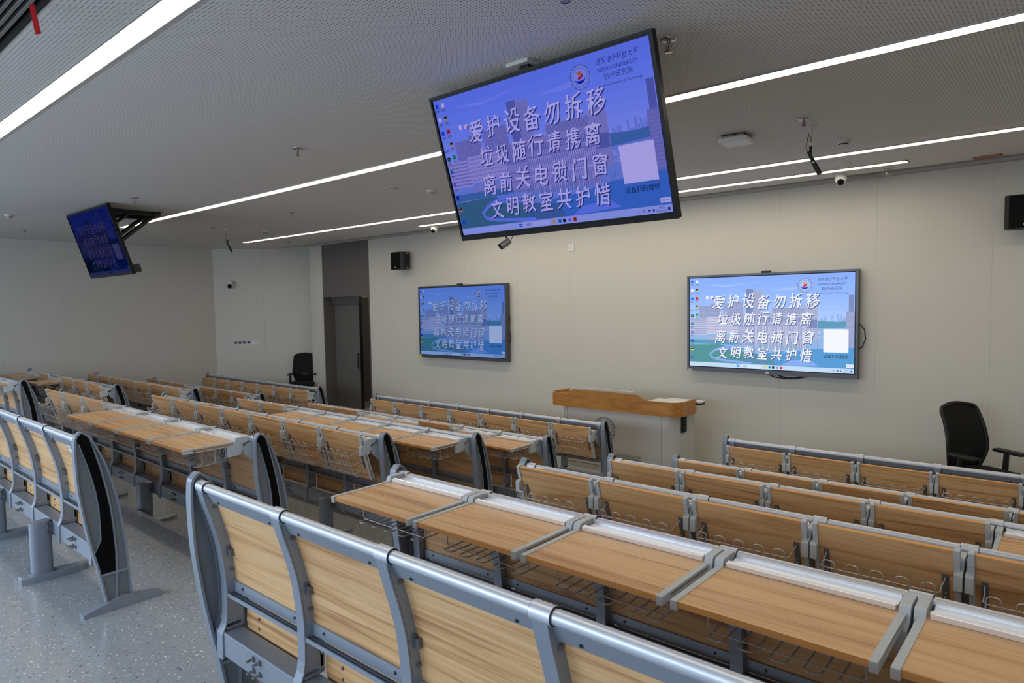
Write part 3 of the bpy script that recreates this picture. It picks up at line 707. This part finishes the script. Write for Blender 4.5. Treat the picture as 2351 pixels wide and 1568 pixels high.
# ------------------------------------------------------------------ lectern
PL = .155
pod = empty('lectern', (-4.50, 7.0, PL)); tag(pod, 'pale grey lectern with a raised wooden surround and a round navy seal on its front', 'lectern')
def rounded(x0, x1, y0, y1, r, seg=8, back=False):
    pts = []
    for cx, cy, a0 in ((x0 + r, y0 + r, PI), (x1 - r, y0 + r, 1.5 * PI)):
        for k in range(seg + 1): a = a0 + k * PI / 2 / seg; pts.append((cx + r * math.cos(a), cy + r * math.sin(a)))
    return pts + [(x1, y1), (x0, y1)]
b = MB(); body = rounded(-.80, .87, .0, .52, .16); b.prism(body, .06, .79, PODW, 'z'); b.prism([(x * .985, y + .012) for x, y in body], 0.0, .06, PODW, 'z'); b.prism([(x * .99, y + .008) for x, y in body], .055, .062, TRIMD, 'z')
for xx in (-.66, .70): b.box(xx - .002, xx + .002, -.0008, .01, .06, .79, TRIMD)
k0 = len(b.v); b.build('body', pod)
# wooden surround, open at the back, its upper edge stepping up in the middle
b = MB(); ring_o = []
pts = []
X0, X1, Y0, Y1, Rr = -.93, .95, -.06, .40, .15
path = [(X0, Y1)] + [(X0 + Rr - Rr * math.cos(k * PI / 20), Y0 + Rr - Rr * math.sin(k * PI / 20)) for k in range(11)]
xs_ = [-.70, -.62, -.575, -.53, 0, .36, .40, .44, .48, .52, .56, .62]
path += [(x, Y0) for x in xs_] + [(X1 - Rr + Rr * math.sin(k * PI / 20), Y0 + Rr - Rr * math.cos(k * PI / 20)) for k in range(11)] + [(X1, Y1)]
def htop(x, y):
    if y > Y0 + .001: return .945
    def ss(t): t = max(0, min(1, t)); return t * t * (3 - 2 * t)
    return .945 + .062 * ss((x + .62) / .09) * (1 - ss((x - .37) / .18))
vs = []
for i, (x, y) in enumerate(path):
    a = path[max(i - 1, 0)]; c = path[min(i + 1, len(path) - 1)]; t = Vector((c[0] - a[0], c[1] - a[1])).normalized(); nx, ny = -t.y, t.x
    h = htop(x, y); lowz = .775
    vs += [(x, y, lowz), (x, y, h), (x + nx * .022, y + ny * .022, h), (x + nx * .022, y + ny * .022, lowz)]
fs = []
for i in range(len(path) - 1):
    for q in range(4): fs.append((4 * i + q, 4 * i + (q + 1) % 4, 4 * i + 4 + (q + 1) % 4, 4 * i + 4 + q))
fs += [(0, 1, 2, 3), tuple(range(len(vs) - 4, len(vs)))[::-1]]
b.add(vs, fs, WOODP); b.build('wooden_surround', pod)
b = MB(); b.box(-.84, .86, .02, .52, .80, .83, PODW); b.box(.45, .91, .10, .40, .895, .915, WHITE, bev=.004); b.box(.55, 1.0, .408, .53, .893, .913, WHITE, bev=.004); b.box(.55, 1.0, .408, .53, .870, .893, BLACKP); b.build('worktop', pod)
b = MB(); b.box(-.50, .30, .05, .075, .84, 1.022, OFFW, bev=.004); b.box(-.49, .29, .074, .08, .86, 1.01, BLACKG); b.build('monitor', pod)
b = MB()
for k in range(5): b.box(.872, .90, .18, .26, .585 + k * .04, .615 + k * .04, BLACKP, bev=.006)
b.box(.868, .885, .16, .28, .565, .775, BLACKP); b.build('cable_outlet', pod)
b = MB()
for (x0, x1, z0, z1) in ((.08, .44, .16, .265), (-.60, -.36, .10, .145), (-.30, -.08, .10, .145)):
    nx, nz = int((x1 - x0) / .016), int((z1 - z0) / .016)
    for i in range(nx):
        for j in range(nz):
            x = x0 + (i + .5 * (j % 2)) * .016; z = z0 + j * .016; b.box(x - .0038, x + .0038, -.0012, .002, z - .0038, z + .0038, DARK)
b.build('vent_holes', pod)
# seal printed on the front panel
b = MB()
def ring3(cx, cz, r0, r1, y, m, a0=0.0, a1=2 * PI, seg=48):
    vs = []; fs = []
    for k in range(seg + 1):
        a = a0 + (a1 - a0) * k / seg; vs += [(cx + r0 * math.cos(a), y, cz + r0 * math.sin(a)), (cx + r1 * math.cos(a), y, cz + r1 * math.sin(a))]
    b.add(vs, [(2 * k, 2 * k + 1, 2 * k + 3, 2 * k + 2) for k in range(seg)], m)
ecx, ecz = -.09, .525
ring3(ecx, ecz, .150, .157, -.001, LOGOB); ring3(ecx, ecz, .108, .111, -.001, LOGOB)
def put(body, size, x, z, ang, m):
    v, f = text_polys(body, size, 0, 0, ang=ang); b.add([(x + p[0], -.001, z + p[1]) for p in v], f, m)
for k, chx in enumerate('西安电子科技大学杭州研究院'): a = math.radians(205 - k * 230 / 12); put(chx, .032, ecx + .131 * math.cos(a), ecz + .131 * math.sin(a), a - PI / 2, LOGOB)
for k, chx in enumerate('HANGZHOU INSTITUTE'): a = math.radians(222 + k * 96 / 17); put(chx, .022, ecx + .131 * math.cos(a), ecz + .131 * math.sin(a), a + PI / 2, LOGOB)
ORG = mat('orange_print', (214, 110, 40), .6); RDP = mat('red_print', (178, 44, 44), .6); BLP = mat('blue_print', (50, 60, 140), .6)
def pp(pts, m): b.add([(ecx + x, -.0012, ecz + z) for x, z in pts], [tuple(range(len(pts)))], m)
pp([(-.05, .05), (-.005, .07), (.05, .06), (.012, .033), (-.005, .005), (-.024, .037)], ORG); pp([(-.037, -.014), (-.005, .023), (.01, -.01), (-.005, -.033)], RDP); pp([(.014, .023), (.042, .042), (.05, .014), (.023, -.023)], RDP)
ring3(ecx, ecz - .005, .052, .080, -.0012, BLP, math.radians(200), math.radians(345))
b.build('seal', pod, fix=False)

# ------------------------------------------------------------------ office chairs
def office_chair(loc, rz, label):
    r = empty('office_chair', loc, rz); tag(r, label, 'office chair', 'black office chairs')   # sits facing -y
    # back: curved mesh panel inside a frame
    def backpt(u, v):                                   # u -1..1 across, v 0..1 up
        z = .50 + .60 * v
        hw = .175 + .058 * math.sin(PI * min(1, v / .40) * .5) - .022 * max(0, v - .40) / .60
        if v > .90: hw -= .060 * (1 - math.sqrt(max(0, 1 - ((v - .90) / .10) ** 2)))
        y = .235 - .05 * math.sin(PI * v * .9) + .14 * max(0, v - .25) ** 1.2 - .04 * (u * u)
        return Vector((u * hw, y, z + -.018 * u * u * max(0, v - .6) / .4))
    nu, nv = 12, 34
    def shell(u0, u1, v0, v1, th, m, name):
        b = MB(); vs = []
        for s in (0, th):
            for j in range(nv + 1):
                for i in range(nu + 1):
                    p = backpt(u0 + (u1 - u0) * i / nu, v0 + (v1 - v0) * j / nv); vs.append((p.x, p.y + s, p.z))
        n1 = (nu + 1) * (nv + 1); fs = []
        for j in range(nv):
            for i in range(nu):
                a = j * (nu + 1) + i; fs += [(a, a + 1, a + nu + 2, a + nu + 1), (n1 + a, n1 + a + nu + 1, n1 + a + nu + 2, n1 + a + 1)]
        for j in range(nv):
            for i in (0, nu): a = j * (nu + 1) + i; fs.append((a, a + nu + 1, n1 + a + nu + 1, n1 + a))
        for i in range(nu):
            for j in (0, nv): a = j * (nu + 1) + i; fs.append((a, a + 1, n1 + a + 1, n1 + a))
        b.add(vs, fs, m, True); return b.build(name, r)
    shell(-.96, .96, .02, .99, .012, MESHB, 'back_mesh')
    b = MB(); VS = [i / 14 * .9 for i in range(15)] + [.92, .94, .96, .975, .988, .996, 1.0]; loop = [backpt(-1, v) for v in VS] + [backpt(u / 5, 1) for u in range(-4, 5)] + [backpt(1, v) for v in VS[::-1]] + [backpt(u / 5, 0) for u in range(4, -5, -1)]
    b.tube([(p.x, p.y + .008, p.z) for p in loop], .017, BLACKP, 8, closed=True); b.build('back_frame', r)
    b = MB(); b.box(-.19, .19, .20, .225, .62, .70, BLACKP, bev=.01); b.tube([(0, .29, .78), (0, .31, .6), (0, .24, .46), (0, .05, .42)], .026, BLACKP, 8); b.build('lumbar_support', r)
    b = MB(); bm = bmesh.new(); bmesh.ops.create_cube(bm, size=1)
    for v in bm.verts: v.co = Vector((v.co.x * .50, v.co.y * .48 - .03, .47 + v.co.z * .085))
    bmesh.ops.bevel(bm, geom=bm.edges[:], offset=.035, segments=4, affect='EDGES', profile=.6); b.bm(bm, MESHB, True); b.build('seat', r)
    for s in (-1, 1):
        b = MB(); b.tube([(s * .20, .02, .42), (s * .255, .02, .43), (s * .27, .02, .50), (s * .27, .01, .66)], [.02, .022, .026, .022], BLACKP, 8)
        b.box(s * .27 - .045, s * .27 + .045, -.16, .12, .66, .69, BLACKP, bev=.012); b.build('armrest', r)
    b = MB(); b.cyl((0, 0, .10), (0, 0, .42), .027, BLACKP, 12); b.box(-.09, .09, -.1, .1, .40, .43, BLACKP, bev=.01); b.build('gas_lift', r)
    for k in range(5):
        a = 2 * PI * k / 5 + .3; c, s = math.cos(a), math.sin(a)
        b = MB(); b.tube([(0, 0, .115), (.16 * c, .16 * s, .10), (.30 * c, .30 * s, .075)], [.03, .024, .017], BLACKP, 8); bl = b.build('base_arm', r)
        b = MB(); q = Vector((-s, c, 0)) * .018; ctr = Vector((.30 * c, .30 * s, .03))
        b.cyl(ctr - q, ctr + q, .03, BLACKP, 14); b.cyl((.30 * c, .30 * s, .04), (.30 * c, .30 * s, .08), .008, BLACKP, 8); b.build('caster', bl)
    return r
office_chair((-.72, 7.36, PL), math.radians(56), 'black mesh office chair behind the front row at the right edge')
office_chair((-12.87, 7.87, PL), math.radians(49), 'black office chair in the far corner, half hidden by the pale pier')

# ------------------------------------------------------------------ loudspeakers, cameras, plates on the walls
def speaker(x, z, label):
    r = empty('wall_speaker', (x, YF, z)); tag(r, label, 'loudspeaker', 'wall loudspeakers')
    b = MB(); b.prism([(-.13, -.25), (.13, -.25), (.165, -.21), (.15, -.06), (-.15, -.06), (-.165, -.21)], -.155, .155, BLACKP, 'z'); b.build('cabinet', r)
    b = MB(); b.box(-.128, .128, -.258, -.249, -.15, .15, SPK, bev=.004); b.box(-.02, .02, -.2595, -.257, -.125, -.112, OFFW); b.build('grille', r)
    b = MB(); b.box(-.05, .05, -.07, -.0, -.05, .05, BLACKP); b.box(.15, .17, -.16, -.10, .12, .14, CHROME); b.box(.15, .17, -.16, -.10, -.14, -.12, CHROME); b.build('bracket', r)
speaker(-9.50, 3.075, 'black loudspeaker high on the front wall beside the doorway')
speaker(-.49, 3.04, 'black loudspeaker high on the front wall, cut by the right picture edge')
def dome(loc, M, label):
    r = empty('dome_camera'); r.matrix_world = M; tag(r, label, 'security camera', 'white dome cameras')   # hangs along -z
    b = MB(); b.lathe([(.052, 0), (.055, -.012), (.055, -.03), (.058, -.045), (.054, -.07), (.042, -.092), (.022, -.106), (.0, -.11)], WHITE, 24); b.build('housing', r)
    b = MB(); d = Vector((-.1, -.80, -.6)).normalized(); c = Vector((0, 0, -.058)); b.tube([c + d * .035, c + d * .053, c + d * .062], [.034, .034, .026], BLACKG, 18); b.build('lens', r)
dome(None, Matrix.Translation((-2.02, 7.56, CEIL)) @ Matrix.Rotation(math.radians(20), 4, 'Z'), 'white dome camera on the ceiling near the right end of the shortest light line')
dome(None, Matrix.Translation((-8.14, 7.46, CEIL)) @ Matrix.Rotation(math.radians(20), 4, 'Z'), 'white dome camera on the ceiling left of the large ceiling display')
cw = Vector((-14.213, 7.013, 2.80))
Mw = Matrix.Translation(cw) @ Matrix(((d.x, nrm.x, 0, 0), (d.y, nrm.y, 0, 0), (0, 0, 1, 0), (0, 0, 0, 1)))
r = empty('dome_camera'); r.matrix_world = Mw; tag(r, 'white camera with dark lens mounted on the far corner wall above the switches', 'security camera', 'white dome cameras')
b = MB(); b.lathe([(.0, .07), (.04, .062), (.062, .03), (.068, -.01), (.066, -.05), (.05, -.085), (.02, -.105), (.0, -.11)], WHITE, 20, Matrix.Translation((0, .075, 0))); b.box(-.03, .03, 0, .05, .0, .06, WHITE); b.build('housing', r)
b = MB(); b.tube([(.0, .11, -.035), (.008, .155, -.065), (.01, .165, -.072)], [.046, .042, .03], BLACKG, 16); b.build('lens', r)
# switch plates on the corner wall
def plate(k, m, label, name, cat, group=None):
    t = -.168 + k * .0945 + .006
    M = Matrix.Translation(Vector((-14.45, 6.74, 0)) + d * (.57 + t) + Vector((0, 0, 1.512))) @ Matrix(((d.x, nrm.x, 0, 0), (d.y, nrm.y, 0, 0), (0, 0, 1, 0), (0, 0, 0, 1)))
    r = empty(name); r.matrix_world = M; tag(r, label, cat, group)
    b = MB(); b.box(-.044, .044, .001, .012, -.044, .044, WHITE, bev=.002); b.build('plate', r)
    b = MB(); b.box(-.034, .034, .011, .014, -.024, .028, m, bev=.001); b.build('rocker', r)
GREYK = mat('dark_switch_key', (66, 62, 56), .4)
nth = ['leftmost of the four dark-keyed wall switches', 'second from left of the four dark-keyed wall switches', 'third from left of the four dark-keyed wall switches', 'rightmost of the four dark-keyed wall switches']
for k in range(4): plate(k, GREYK, nth[k], 'wall_switch', 'switch', 'wall switches in the corner')
plate(4, WHITE, 'all-white wall plate directly right of the dark-keyed switches', 'wall_switch', 'switch', 'wall switches in the corner')
plate(5, OFFW, 'all-white wall plate at the right end of the switch row', 'wall_switch', 'switch', 'wall switches in the corner')
M = Matrix.Translation(Vector((-14.45, 6.74, 0)) + d * .320 + Vector((0, 0, 1.515))) @ Matrix(((d.x, nrm.x, 0, 0), (d.y, nrm.y, 0, 0), (0, 0, 1, 0), (0, 0, 0, 1)))
b = MB(); b.box(-.044, .044, .001, .003, -.046, .046, WHITE, M); b.box(-.044, .044, .003, .0035, .034, .046, LOGOB, M); b.box(-.044, .044, .003, .0035, -.046, -.036, LOGOB, M)
for z in (.012, -.004, -.02): b.box(-.032, .032, .003, .0035, z, z + .006, LOGOB, M)
o = b.build('notice_label'); tag(o, 'small white notice with blue bands left of the wall switches', 'label')
b = MB(); b.box(-.05, .05, -.012, 0, -.052, .052, WHITE, bev=.003); b.box(-.012, .012, -.014, -.011, -.012, .012, OFFW); o = b.build('wall_plate', None, (-5.787, YF - .001, 3.075)); tag(o, 'small white square plate high on the front wall between the two displays', 'wall plate')

# ------------------------------------------------------------------ ceiling fittings
def sprinkler(x, y, label):
    r = empty('sprinkler', (x, y, CEIL)); tag(r, label, 'sprinkler', 'ceiling sprinklers')
    b = MB(); b.lathe([(.012, -.012), (.034, -.010), (.042, -.002), (.042, 0)], CHROME, 20); b.build('rosette', r)
    b = MB(); b.cyl((0, 0, -.005), (0, 0, -.028), .010, CHROME, 10)
    for s in (-1, 1): b.tube([(s * .009, 0, -.026), (s * .015, 0, -.042), (s * .004, 0, -.06)], .0028, CHROME, 6)
    b.lathe([(.0, -.064), (.022, -.062), (.022, -.059), (.0, -.058)], CHROME, 14); b.build('nozzle', r)
    b = MB(); b.cyl((0, 0, -.028), (0, 0, -.056), .0038, REDG, 8); b.build('bulb', r)
for x, y, l in [(-4.907, 3.02, 'chrome sprinkler left of the large ceiling display, between two light lines'), (-1.615, 3.065, 'chrome sprinkler beside the upper right corner of the large ceiling display'),
                (-1.60, 5.05, 'chrome sprinkler just behind the black hanging microphone at the right'), (-8.33, 3.01, 'chrome sprinkler above the mount of the small ceiling display'),
                (-12.9, 3.0, 'chrome sprinkler left of the small ceiling display'), (-12.75, 4.95, 'chrome sprinkler close to the left wall, right of the small ceiling display'),
                (-10.53, 4.93, 'chrome sprinkler beside the left hanging microphone'), (-8.2, 4.93, 'chrome sprinkler midway between the second and third light lines, right of the left microphone'),
                (-1.59, 7.60, 'small sprinkler at the ceiling edge right of the dome camera'), (-11.9, 7.05, 'small sprinkler at the ceiling edge above the pale pier'), (-1.66, 2.27, 'sprinkler cut by the top picture edge above the large ceiling display')]:
    sprinkler(x, y, l)
def detector(x, y, label, rad=.052):
    r = empty('smoke_detector', (x, y, CEIL)); tag(r, label, 'smoke detector', 'white smoke detectors')
    b = MB(); b.lathe([(.0, -.047), (rad * .5, -.046), (rad * .62, -.040), (rad * .68, -.026), (rad * .95, -.018), (rad, -.010), (rad, 0)], OFFW, 22); b.build('body', r)
    b = MB()
    for k in range(8):
        a = 2 * PI * k / 8; q = Matrix.Rotation(a, 4, 'Z'); b.box(rad * .60, rad * .70, -.011, .011, -.038, -.029, DARK, q)
    b.build('vent_slot', r)
detector(-1.577, 5.97, 'white smoke detector right of the black hanging microphone')
detector(-10.9, 2.38, 'white smoke detector at the far left picture edge')
detector(-10.57, 5.85, 'white smoke detector right of the left hanging microphone')
detector(-5.66, 5.15, 'white smoke detector left of the large ceiling display, beyond the second light line')
b = MB(); b.lathe([(.0, -.006), (.075, -.006), (.085, -.002), (.085, 0)], OFFW, 26); b.lathe([(.0, -.0065), (.05, -.0065), (.05, -.006)], TRIML, 22); o = b.build('ceiling_disc', None, (-5.81, 4.74, CEIL)); tag(o, 'flat pale round cover on the ceiling left of the large ceiling display', 'ceiling cover')
# wireless access point
r = empty('access_point', (-2.155, 5.20, CEIL), math.radians(6)); tag(r, 'white rounded square box on the ceiling right of the large display', 'access point')
b = MB(); b.box(-.115, .115, -.115, .115, -.06, -.022, WHITE, bev=.016); b.build('cover', r)
b = MB(); b.box(-.09, .09, -.09, .09, -.024, 0, BLACKP)
for k in range(14):
    for s in (-1, 1): b.box(-.085 + k * .0125, -.079 + k * .0125, s * .098 - .008, s * .098 + .008, -.028, -.012, OFFW)
b.build('heat_sink', r)
# microphones on drop rods
def hanging_mic(x, y, rz, label):
    r = empty('hanging_microphone', (x, y, CEIL), rz); tag(r, label, 'microphone', 'hanging microphones')
    b = MB(); b.lathe([(.014, -.022), (.040, -.012), (.042, -.004), (.042, 0)], OFFW, 22)
    for k in range(3): a = 2 * PI * k / 3; b.cyl((.032 * math.cos(a), .032 * math.sin(a), -.008), (.032 * math.cos(a), .032 * math.sin(a), -.016), .004, DARK, 8)
    b.build('flange', r)
    b = MB(); b.cyl((0, 0, -.02), (0, 0, -.085), .0105, OFFW, 12); b.cyl((0, 0, -.085), (0, 0, -.155), .0075, CHROME, 12); b.cyl((0, 0, -.135), (0, 0, -.165), .010, OFFW, 12); b.build('drop_rod', r)
    b = MB(); b.tube([(0, 0, -.16), (0, 0, -.19), (-.004, 0, -.22)], .011, BLACKP, 10); b.tube([(-.02, 0, -.20), (.03, 0, -.275)], .010, BLACKP, 10); b.build('clamp', r)
    b = MB(); b.tube([(-.018, 0, -.205), (.012, 0, -.262), (.020, 0, -.275), (.07, 0, -.365)], [.009, .012, .017, .018], BLACKP, 12); b.cyl((.018, 0, -.272), (.022, 0, -.28), .0185, CHROME, 12); b.build('microphone_body', r)
    b = MB(); b.tube([(-.008, 0, -.06), (-.02, 0, -.09), (-.032, 0, -.14), (-.03, 0, -.185), (-.02, 0, -.205)], .0028, BLACKP, 6); b.build('cable', r)
hanging_mic(-1.615, 5.26, math.radians(41), 'black stick microphone hanging from the ceiling right of the large display')
hanging_mic(-10.72, 5.26, math.radians(30), 'black stick microphone hanging at the left by the end of a light line')
r = empty('hanging_camera', (-4.66, 5.28, CEIL)); tag(r, 'silver barrel camera hanging just below the large ceiling display', 'camera')
b = MB(); b.lathe([(.014, -.022), (.040, -.012), (.042, 0)], OFFW, 20); b.cyl((0, 0, -.02), (0, 0, -.60), .009, BLACKP, 10); b.build('drop_rod', r)
b = MB(); b.tube([(.02, .03, -.625), (-.035, -.045, -.69)], .037, mat('silver_barrel', (150, 152, 156), .3, .7), 18); b.build('barrel', r)
b = MB(); b.tube([(-.034, -.044, -.688), (-.040, -.053, -.697)], .034, BLACKG, 18); b.build('lens', r)
b = MB(); b.tube([(.01, 0, -.50), (.05, .02, -.54), (.06, .03, -.59), (.03, .035, -.63)], .004, BLACKP, 6); b.build('cable', r)
# linear air grille with a red ribbon
r = empty('linear_air_grille', (-5.1, .35, CEIL)); tag(r, 'black slatted air grille in the upper left corner of the ceiling', 'air grille')
b = MB(); b.box(-3.9, 3.9, .535, .555, -.004, .06, BLACKP); b.box(-3.9, 3.9, -.555, -.535, -.004, .06, BLACKP); b.build('frame', r)
for k in range(33):
    y = .512 - k * .0315; b = MB(); b.box(-3.9, 3.9, y - .006, y + .006, .006, .03, TRIMD); o = b.build('slat', r)
b = MB()
for xx in (-3, -1, 1, 3): b.box(xx - .01, xx + .01, -.53, .53, .05, .07, OFFW)
b.build('crossbar', r)
b = MB(); rb = [(-3.383, .852, 3.550), (-3.367, .851, 3.53), (-3.345, .85, 3.49), (-3.315, .85, 3.43), (-3.297, .85, 3.405)]
vs = []
for x, y, z in rb: vs += [(x - .015, y, z), (x + .015, y + .012, z), (x - .015, y + .001, z), (x + .015, y + .013, z)]
fs = []
for i in range(len(rb) - 1): o_ = 4 * i; fs += [(o_, o_ + 1, o_ + 5, o_ + 4), (o_ + 2, o_ + 6, o_ + 7, o_ + 3), (o_, o_ + 4, o_ + 6, o_ + 2), (o_ + 1, o_ + 3, o_ + 7, o_ + 5)]
fs += [(0, 2, 3, 1), (len(vs) - 4, len(vs) - 3, len(vs) - 1, len(vs) - 2)]
b.add(vs, fs, RIB); o = b.build('ribbon'); tag(o, 'red ribbon dangling from the black air grille', 'ribbon')
REDL = mat('red_outline_print', (186, 74, 56), .6)
b = MB(); 
for (x0, x1, y0, y1) in ((-.885, -.665, 7.57, 7.585), (-.885, -.665, 7.665, 7.68), (-.885, -.870, 7.57, 7.68), (-.68, -.665, 7.57, 7.68)): b.box(x0, x1, y0, y1, -.004, -.001, REDL)
b.box(-.87, -.68, 7.585, 7.665, -.003, -.001, mat('pale_red_print', (176, 120, 104), .6)); o = b.build('ceiling_sticker', None, (0, 0, CEIL)); tag(o, 'red outlined strip sticker on the ceiling edge near the upper right', 'sticker')
b = MB(); 
for (x0, x1, y0, y1) in ((-.2, .2, -.2, -.197), (-.2, .2, .197, .2), (-.2, -.197, -.2, .2), (.197, .2, -.2, .2)): b.box(x0, x1, y0, y1, -.002, 0, TRIML)
b.box(-.196, .196, -.196, .196, -.0012, -.0002, CEILM); o = b.build('access_hatch', None, (-2.0, 6.95, CEIL)); tag(o, 'flush square hatch in the ceiling behind the hanging microphone', 'hatch')
# sticker on the leftmost visible seat back
b = MB(); b.box(-.026, .026, -.0012, 0, -.036, .036, WHITE); b.box(-.022, .022, -.0016, -.0010, .012, .028, mat('blue_print_band', (70, 96, 180), .6)); b.box(-.022, .022, -.0016, -.0010, -.012, .0, mat('pale_blue_print', (150, 168, 214), .6))
o = b.build('back_sticker', None, (-4.30, YR[0] + lerp(REAR_C, .862) + .0375, FR[0] + .862)); tag(o, 'small blue and white sticker on the wooden back beside the black inlaid end panel', 'sticker')
o.rotation_euler = (math.radians(17), 0, 0)
